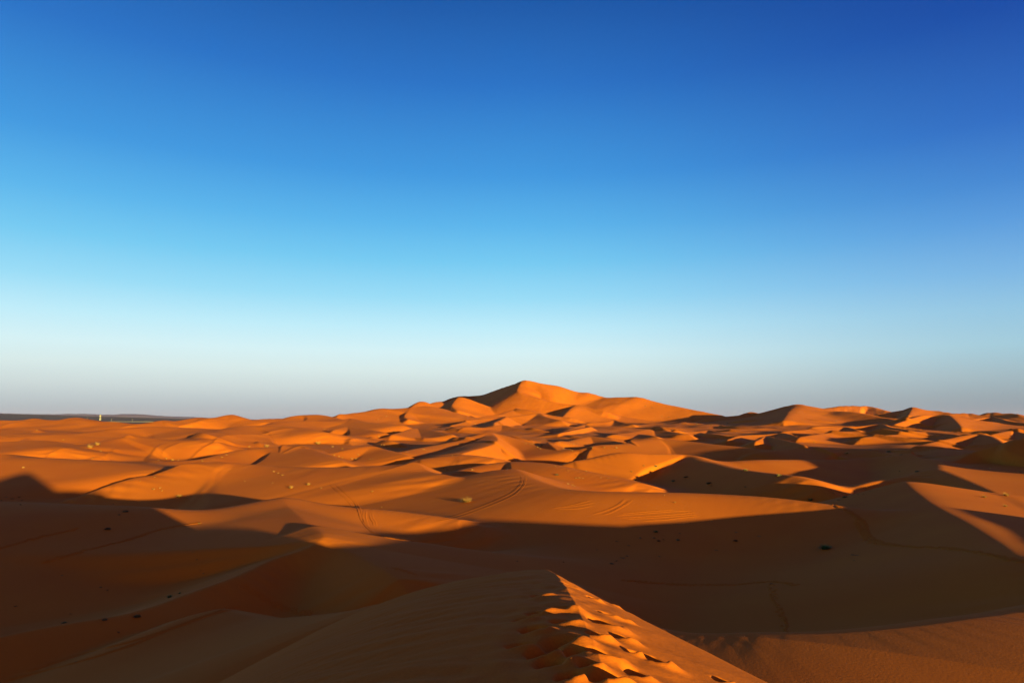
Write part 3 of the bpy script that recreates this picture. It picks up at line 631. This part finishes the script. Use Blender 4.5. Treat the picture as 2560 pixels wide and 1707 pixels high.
ORD = ['leftmost', 'second from left', 'third from left', 'fourth from left', 'fifth from left', 'sixth from left', 'seventh from left', 'eighth from left', 'ninth from left', 'tenth from left',
       'eleventh from left', 'twelfth from left', 'thirteenth from left', 'fourteenth from left', 'fifteenth from left', 'sixteenth from left']
for ci, (where, items) in enumerate(CL):
    items = sorted(items)
    for i, (px, py, wpx, kind) in enumerate(items):
        h_ = hit(px, py)
        if h_ is None: continue
        wid = max(wpx / F * h_[1] * 1.12, .25)
        colr = {'d': 'straw-yellow', 's': 'shade-dark olive', 'g': 'dark green'}[kind]
        word = 'grass tuft' if kind == 'd' else 'desert shrub'
        size = 'big' if wpx > 30 else 'low' if wpx > 13 else 'small' if wpx > 6 else 'tiny'
        colr = 'olive' if 'bowl' in where and kind == 's' else colr
        lab = '%s %s %s %s' % (size, colr, word, where)
        if len(items) > 1: lab = '%s %s %s %s, %s' % (size, colr, word, where, ORD[i])
        nm = 'grass_tuft' if kind == 'd' else 'desert_shrub'
        if wpx >= 13:
            o = bpy.data.objects.new(nm, None); col.objects.link(o)
            for me in BIG[kind]:
                c = bpy.data.objects.new(me.name.split('.')[0], me); col.objects.link(c); c.parent = o
        else:
            o = bpy.data.objects.new(nm, PROTO[kind][(ci * 7 + i) % len(PROTO[kind])]); col.objects.link(o)
        o.location = (h_[0], h_[1], h_[2] - .02 * wid); o.rotation_euler = (0, 0, rng.uniform(0, 6.28))
        z = rng.uniform(.7, 1.0) * (.8 if kind == 's' else .62 if wpx > 30 else .9)
        o.scale = (wid * rng.uniform(.9, 1.1), wid * rng.uniform(.9, 1.1), wid * z)
        tag(o, lab, 'grass' if kind == 'd' else 'shrub', ('grass tufts ' if kind == 'd' else 'shrubs ') + where)

# ------------------------------------------------------------------ wheel tracks and foot trails in the sand
def trace(pts, step=3.0):
    P = catmull([(a, b, 0) for a, b in pts], max(2, int(sum(math.hypot(q[0] - p[0], q[1] - p[1]) for p, q in zip(pts, pts[1:])) / step)))
    out = []
    for q in P:
        h_ = hit(q[0], q[1], lift=1)
        if h_ and (not out or abs(h_[1] - out[-1][1]) < .25 * h_[1]): out.append(h_)
    return out
def rut(name, paths, w_, h_):
    V, Fc = [], []
    for pts in paths:
        T = trace(pts)
        if len(T) < 3: continue
        T = np.array(T); n0 = len(V)
        d = np.gradient(T[:, :2], axis=0); d /= np.linalg.norm(d, axis=1)[:, None] + 1e-9
        for i in range(len(T)):
            f = min(1, i / 4, (len(T) - 1 - i) / 4)
            for o_, q in ((-1, -.04), (-.6, 1), (-.18, .15), (.18, .15), (.6, 1), (1, -.04)):
                x, y = T[i, 0] - d[i, 1] * o_ * w_, T[i, 1] + d[i, 0] * o_ * w_
                V.append((x, y, float(ground(x, y)) + h_ * q * f * rng.uniform(.7, 1.2)))
        for i in range(len(T) - 1):
            for k in range(5): Fc.append((n0 + 6 * i + k, n0 + 6 * i + k + 1, n0 + 6 * i + 7 + k, n0 + 6 * i + 6 + k))
    return tag(mesh_obj(name, V, Fc, SAND, smooth=True), kind='structure')
rut('wheel_tracks', [[(1305, 1188), (1305, 1201), (1299, 1214), (1280, 1231), (1255, 1244), (1220, 1259), (1150, 1285), (1100, 1299)],
                     [(1313, 1190), (1312, 1206), (1305, 1219), (1286, 1236), (1256, 1251), (1220, 1266), (1150, 1291), (1080, 1306)]], .22, .028)
rut('wheel_tracks', [[(825, 1210), (845, 1228), (866, 1246), (880, 1262), (893, 1285), (905, 1310), (930, 1336), (1000, 1358), (1080, 1362), (1180, 1347)],
                     [(838, 1208), (860, 1228), (884, 1250), (897, 1272), (905, 1296), (921, 1320), (948, 1338), (1010, 1350), (1080, 1352), (1160, 1340)],
                     [(913, 1273), (911, 1290), (914, 1305), (920, 1318)], [(927, 1280), (929, 1294), (936, 1306), (938, 1316)], [(900, 1275), (903, 1292), (910, 1308)]], .3, .075)
rut('wheel_tracks', [[(1380, 1270), (1420, 1264), (1482, 1249)], [(1398, 1268), (1440, 1264), (1490, 1255)], [(1390, 1272), (1440, 1271), (1484, 1263)],
                     [(1480, 1286), (1510, 1277), (1545, 1262), (1566, 1244)], [(1503, 1288), (1530, 1279), (1562, 1262), (1582, 1248)]], .22, .034)
rut('wheel_tracks', [[(1545, 1294), (1620, 1290), (1690, 1285), (1740, 1280)], [(1560, 1297), (1630, 1294), (1700, 1289), (1745, 1285)], [(1535, 1289), (1600, 1284), (1680, 1278), (1730, 1276)],
                     [(1600, 1302), (1660, 1299), (1710, 1293), (1750, 1289)], [(1550, 1284), (1610, 1279), (1690, 1273)]], .2, .032)
rut('wheel_tracks', [[(2, 1704), (100, 1679), (190, 1655), (330, 1611), (450, 1561), (545, 1530), (575, 1524)], [(60, 1680), (220, 1630), (330, 1602), (440, 1566), (545, 1528), (600, 1512)]], .16, .04)
def trail(name, paths, r_, h_, step):
    V, Fc = [], []
    for pts in paths:
        for q in trace(pts, step):
            for _ in range(2):
                x0, y0 = q[0] + rng.uniform(-.22, .22), q[1] + rng.uniform(-.3, .3); n0 = len(V); rr = r_ * rng.uniform(.7, 1.3)
                for ring, (f, z) in enumerate(((1.5, -.03), (1.0, 1), (.45, .1))):
                    for k in range(8):
                        a = k * math.pi / 4; x, y = x0 + rr * f * math.cos(a), y0 + rr * f * 1.3 * math.sin(a)
                        V.append((x, y, float(ground(x, y)) + h_ * z * (rng.uniform(.6, 1.2) if z > 0 else 1)))
                for ring in range(2):
                    for k in range(8): Fc.append((n0 + ring * 8 + k, n0 + ring * 8 + (k + 1) % 8, n0 + ring * 8 + 8 + (k + 1) % 8, n0 + ring * 8 + 8 + k))
                Fc.append(tuple(n0 + 16 + k for k in range(8)))
    return tag(mesh_obj(name, V, Fc, SAND, smooth=True), kind='structure')
trail('foot_trail', [[(2085, 1262), (2112, 1275), (2140, 1290), (2160, 1308), (2172, 1340), (2210, 1357), (2260, 1365), (2350, 1369), (2450, 1381), (2558, 1405)],
                     [(2140, 1300), (2148, 1320), (2170, 1352), (2230, 1362)]], .15, .06, 4)
trail('foot_trail', [[(1560, 1449), (1640, 1457), (1720, 1461), (1850, 1460), (1930, 1453), (1990, 1462)], [(1930, 1462), (1938, 1500), (1955, 1540), (1968, 1575)]], .11, .045, 6)
trail('foot_trail', [[(0, 1370), (100, 1342), (190, 1322)], [(110, 1405), (230, 1371), (330, 1346), (400, 1323), (500, 1306)]], .12, .045, 6)
trail('foot_trail', [[(605, 1462), (650, 1488), (690, 1511), (740, 1528), (775, 1536)], [(975, 1418), (1005, 1424), (1030, 1433)]], .085, .035, 5)

# ------------------------------------------------------------------ thin desert haze
hm_ = bpy.data.materials.new('haze'); hm_.use_nodes = True
for n_ in list(hm_.node_tree.nodes):
    if n_.type == 'BSDF_PRINCIPLED': hm_.node_tree.nodes.remove(n_)
pv = hm_.node_tree.nodes.new('ShaderNodeVolumePrincipled'); pv.inputs['Color'].default_value = (.78, .64, 1.0, 1); pv.inputs['Density'].default_value = HAZE
hm_.node_tree.links.new(pv.outputs[0], [n_ for n_ in hm_.node_tree.nodes if n_.type == 'OUTPUT_MATERIAL'][0].inputs['Volume'])
V, Fc = [], []; box(V, Fc, -17000, 17000, -7500, 17000, -75, 150)
tag(mesh_obj('haze', V, Fc, hm_), kind='stuff')

# ------------------------------------------------------------------ camera, sun, sky
cd = bpy.data.cameras.new('camera'); cam = bpy.data.objects.new('camera', cd); col.objects.link(cam)
cd.lens = 24; cd.sensor_width = 36; cd.clip_end = 60000; cd.clip_start = .1
cam.rotation_euler = (R(90) + PITCH, 0, 0)
sc.camera = cam
sl = bpy.data.lights.new('sun', 'SUN'); so = bpy.data.objects.new('sun', sl); col.objects.link(so)
sl.energy = 5; sl.angle = R(.55); sl.color = (1, .80, .2)
sv = mathutils.Vector((SX * math.cos(R(SUN_EL)), SY * math.cos(R(SUN_EL)), math.sin(R(SUN_EL))))
so.rotation_euler = sv.to_track_quat('Z', 'Y').to_euler()
w = bpy.data.worlds.new('World'); sc.world = w; w.use_nodes = True
nt = w.node_tree; bg = nt.nodes['Background']
SKY1 = [(0, (160, 168, 178)), (1.2, (182, 194, 199)), (2.5, (202, 216, 217)), (4, (214, 233, 233)), (5.5, (212, 240, 245)), (7.5, (190, 235, 249)), (10, (152, 219, 246)),
        (13, (116, 201, 241)), (16, (90, 180, 235)), (20, (64, 152, 223)), (27, (40, 114, 198)), (33, (26, 88, 168)), (60, (12, 40, 94))]
SKY2 = [(0, (135, 146, 160)), (1.5, (146, 163, 173)), (3, (156, 182, 193)), (5, (158, 200, 217)), (7.5, (143, 194, 224)), (10, (120, 178, 226)), (13.5, (88, 152, 219)),
        (16, (68, 133, 209)), (20, (46, 106, 194)), (27, (24, 74, 165)), (33, (14, 54, 142)), (60, (12, 34, 86))]
N, L = nt.nodes, nt.links
sky = N.new('ShaderNodeTexSky'); sky.sky_type = 'NISHITA'; sky.sun_disc = False
sky.sun_elevation = R(SUN_EL); sky.sun_rotation = R(180 - SUN_AZ)
tc = N.new('ShaderNodeTexCoord'); sep = N.new('ShaderNodeSeparateXYZ'); L.new(tc.outputs['Generated'], sep.inputs[0])
asn = N.new('ShaderNodeMath'); asn.operation = 'ARCSINE'; L.new(sep.outputs[2], asn.inputs[0])
el = N.new('ShaderNodeMapRange'); L.new(asn.outputs[0], el.inputs[0]); el.inputs[1].default_value = 0; el.inputs[2].default_value = R(60)
def lin(c): return tuple(((v / 255 + .055) / 1.055) ** 2.4 if v > 10 else v / 255 / 12.92 for v in c)
def sky_ramp(stops):
    r = N.new('ShaderNodeValToRGB'); e = r.color_ramp.elements
    while len(e) > 1: e.remove(e[0])
    for i, (deg, c) in enumerate(stops):
        x = e[0] if i == 0 else e.new(deg / 60)
        x.position = deg / 60; x.color = (*lin(c), 1)
    L.new(el.outputs[0], r.inputs[0]); return r.outputs[0]
SKY_A = sky_ramp(SKY1); SKY_B = sky_ramp(SKY2)
at2 = N.new('ShaderNodeMath'); at2.operation = 'ARCTAN2'; L.new(sep.outputs[0], at2.inputs[0]); L.new(sep.outputs[1], at2.inputs[1])
fa = N.new('ShaderNodeMapRange'); fa.interpolation_type = 'SMOOTHSTEP'; L.new(at2.outputs[0], fa.inputs[0]); fa.inputs[1].default_value = R(-2); fa.inputs[2].default_value = R(44)
mx = N.new('ShaderNodeMix'); mx.data_type = 'RGBA'; L.new(fa.outputs[0], mx.inputs[0]); L.new(SKY_A, mx.inputs[6]); L.new(SKY_B, mx.inputs[7])
# the clear-air sky adds a little of its own light to the measured gradient
ad = N.new('ShaderNodeMix'); ad.data_type = 'RGBA'; ad.blend_type = 'ADD'; ad.inputs[0].default_value = .012
SKY_GAIN = N.new('ShaderNodeMix'); SKY_GAIN.data_type = 'RGBA'; SKY_GAIN.blend_type = 'MULTIPLY'; SKY_GAIN.inputs[0].default_value = 1
EXPO = 1.65
gv = 1 / (2 ** EXPO) / .1
L.new(mx.outputs[2], SKY_GAIN.inputs[6]); SKY_GAIN.inputs[7].default_value = (gv, gv, gv, 1)
SKY_GAIN.clamp_result = False
L.new(SKY_GAIN.outputs[2], ad.inputs[6]); L.new(sky.outputs[0], ad.inputs[7])
# warm glow of the low sun, behind the camera
dp = N.new('ShaderNodeVectorMath'); dp.operation = 'DOT_PRODUCT'; L.new(tc.outputs['Generated'], dp.inputs[0]); dp.inputs[1].default_value = (SX, SY, .08)
gl = N.new('ShaderNodeMapRange'); L.new(dp.outputs['Value'], gl.inputs[0]); gl.inputs[1].default_value = .1; gl.inputs[2].default_value = 1
gp = N.new('ShaderNodeMath'); gp.operation = 'POWER'; L.new(gl.outputs[0], gp.inputs[0]); gp.inputs[1].default_value = 2
gm = N.new('ShaderNodeMix'); gm.data_type = 'RGBA'; gm.clamp_result = False; L.new(gp.outputs[0], gm.inputs[0]); L.new(ad.outputs[2], gm.inputs[6])
gm.inputs[7].default_value = (.42 * gv, .2 * gv, .13 * gv, 1)
L.new(gm.outputs[2], bg.inputs[0]); bg.inputs[1].default_value = .1
vs = sc.view_settings; vs.view_transform = 'Standard'; vs.look = 'None'; vs.gamma = 1; vs.exposure = EXPO
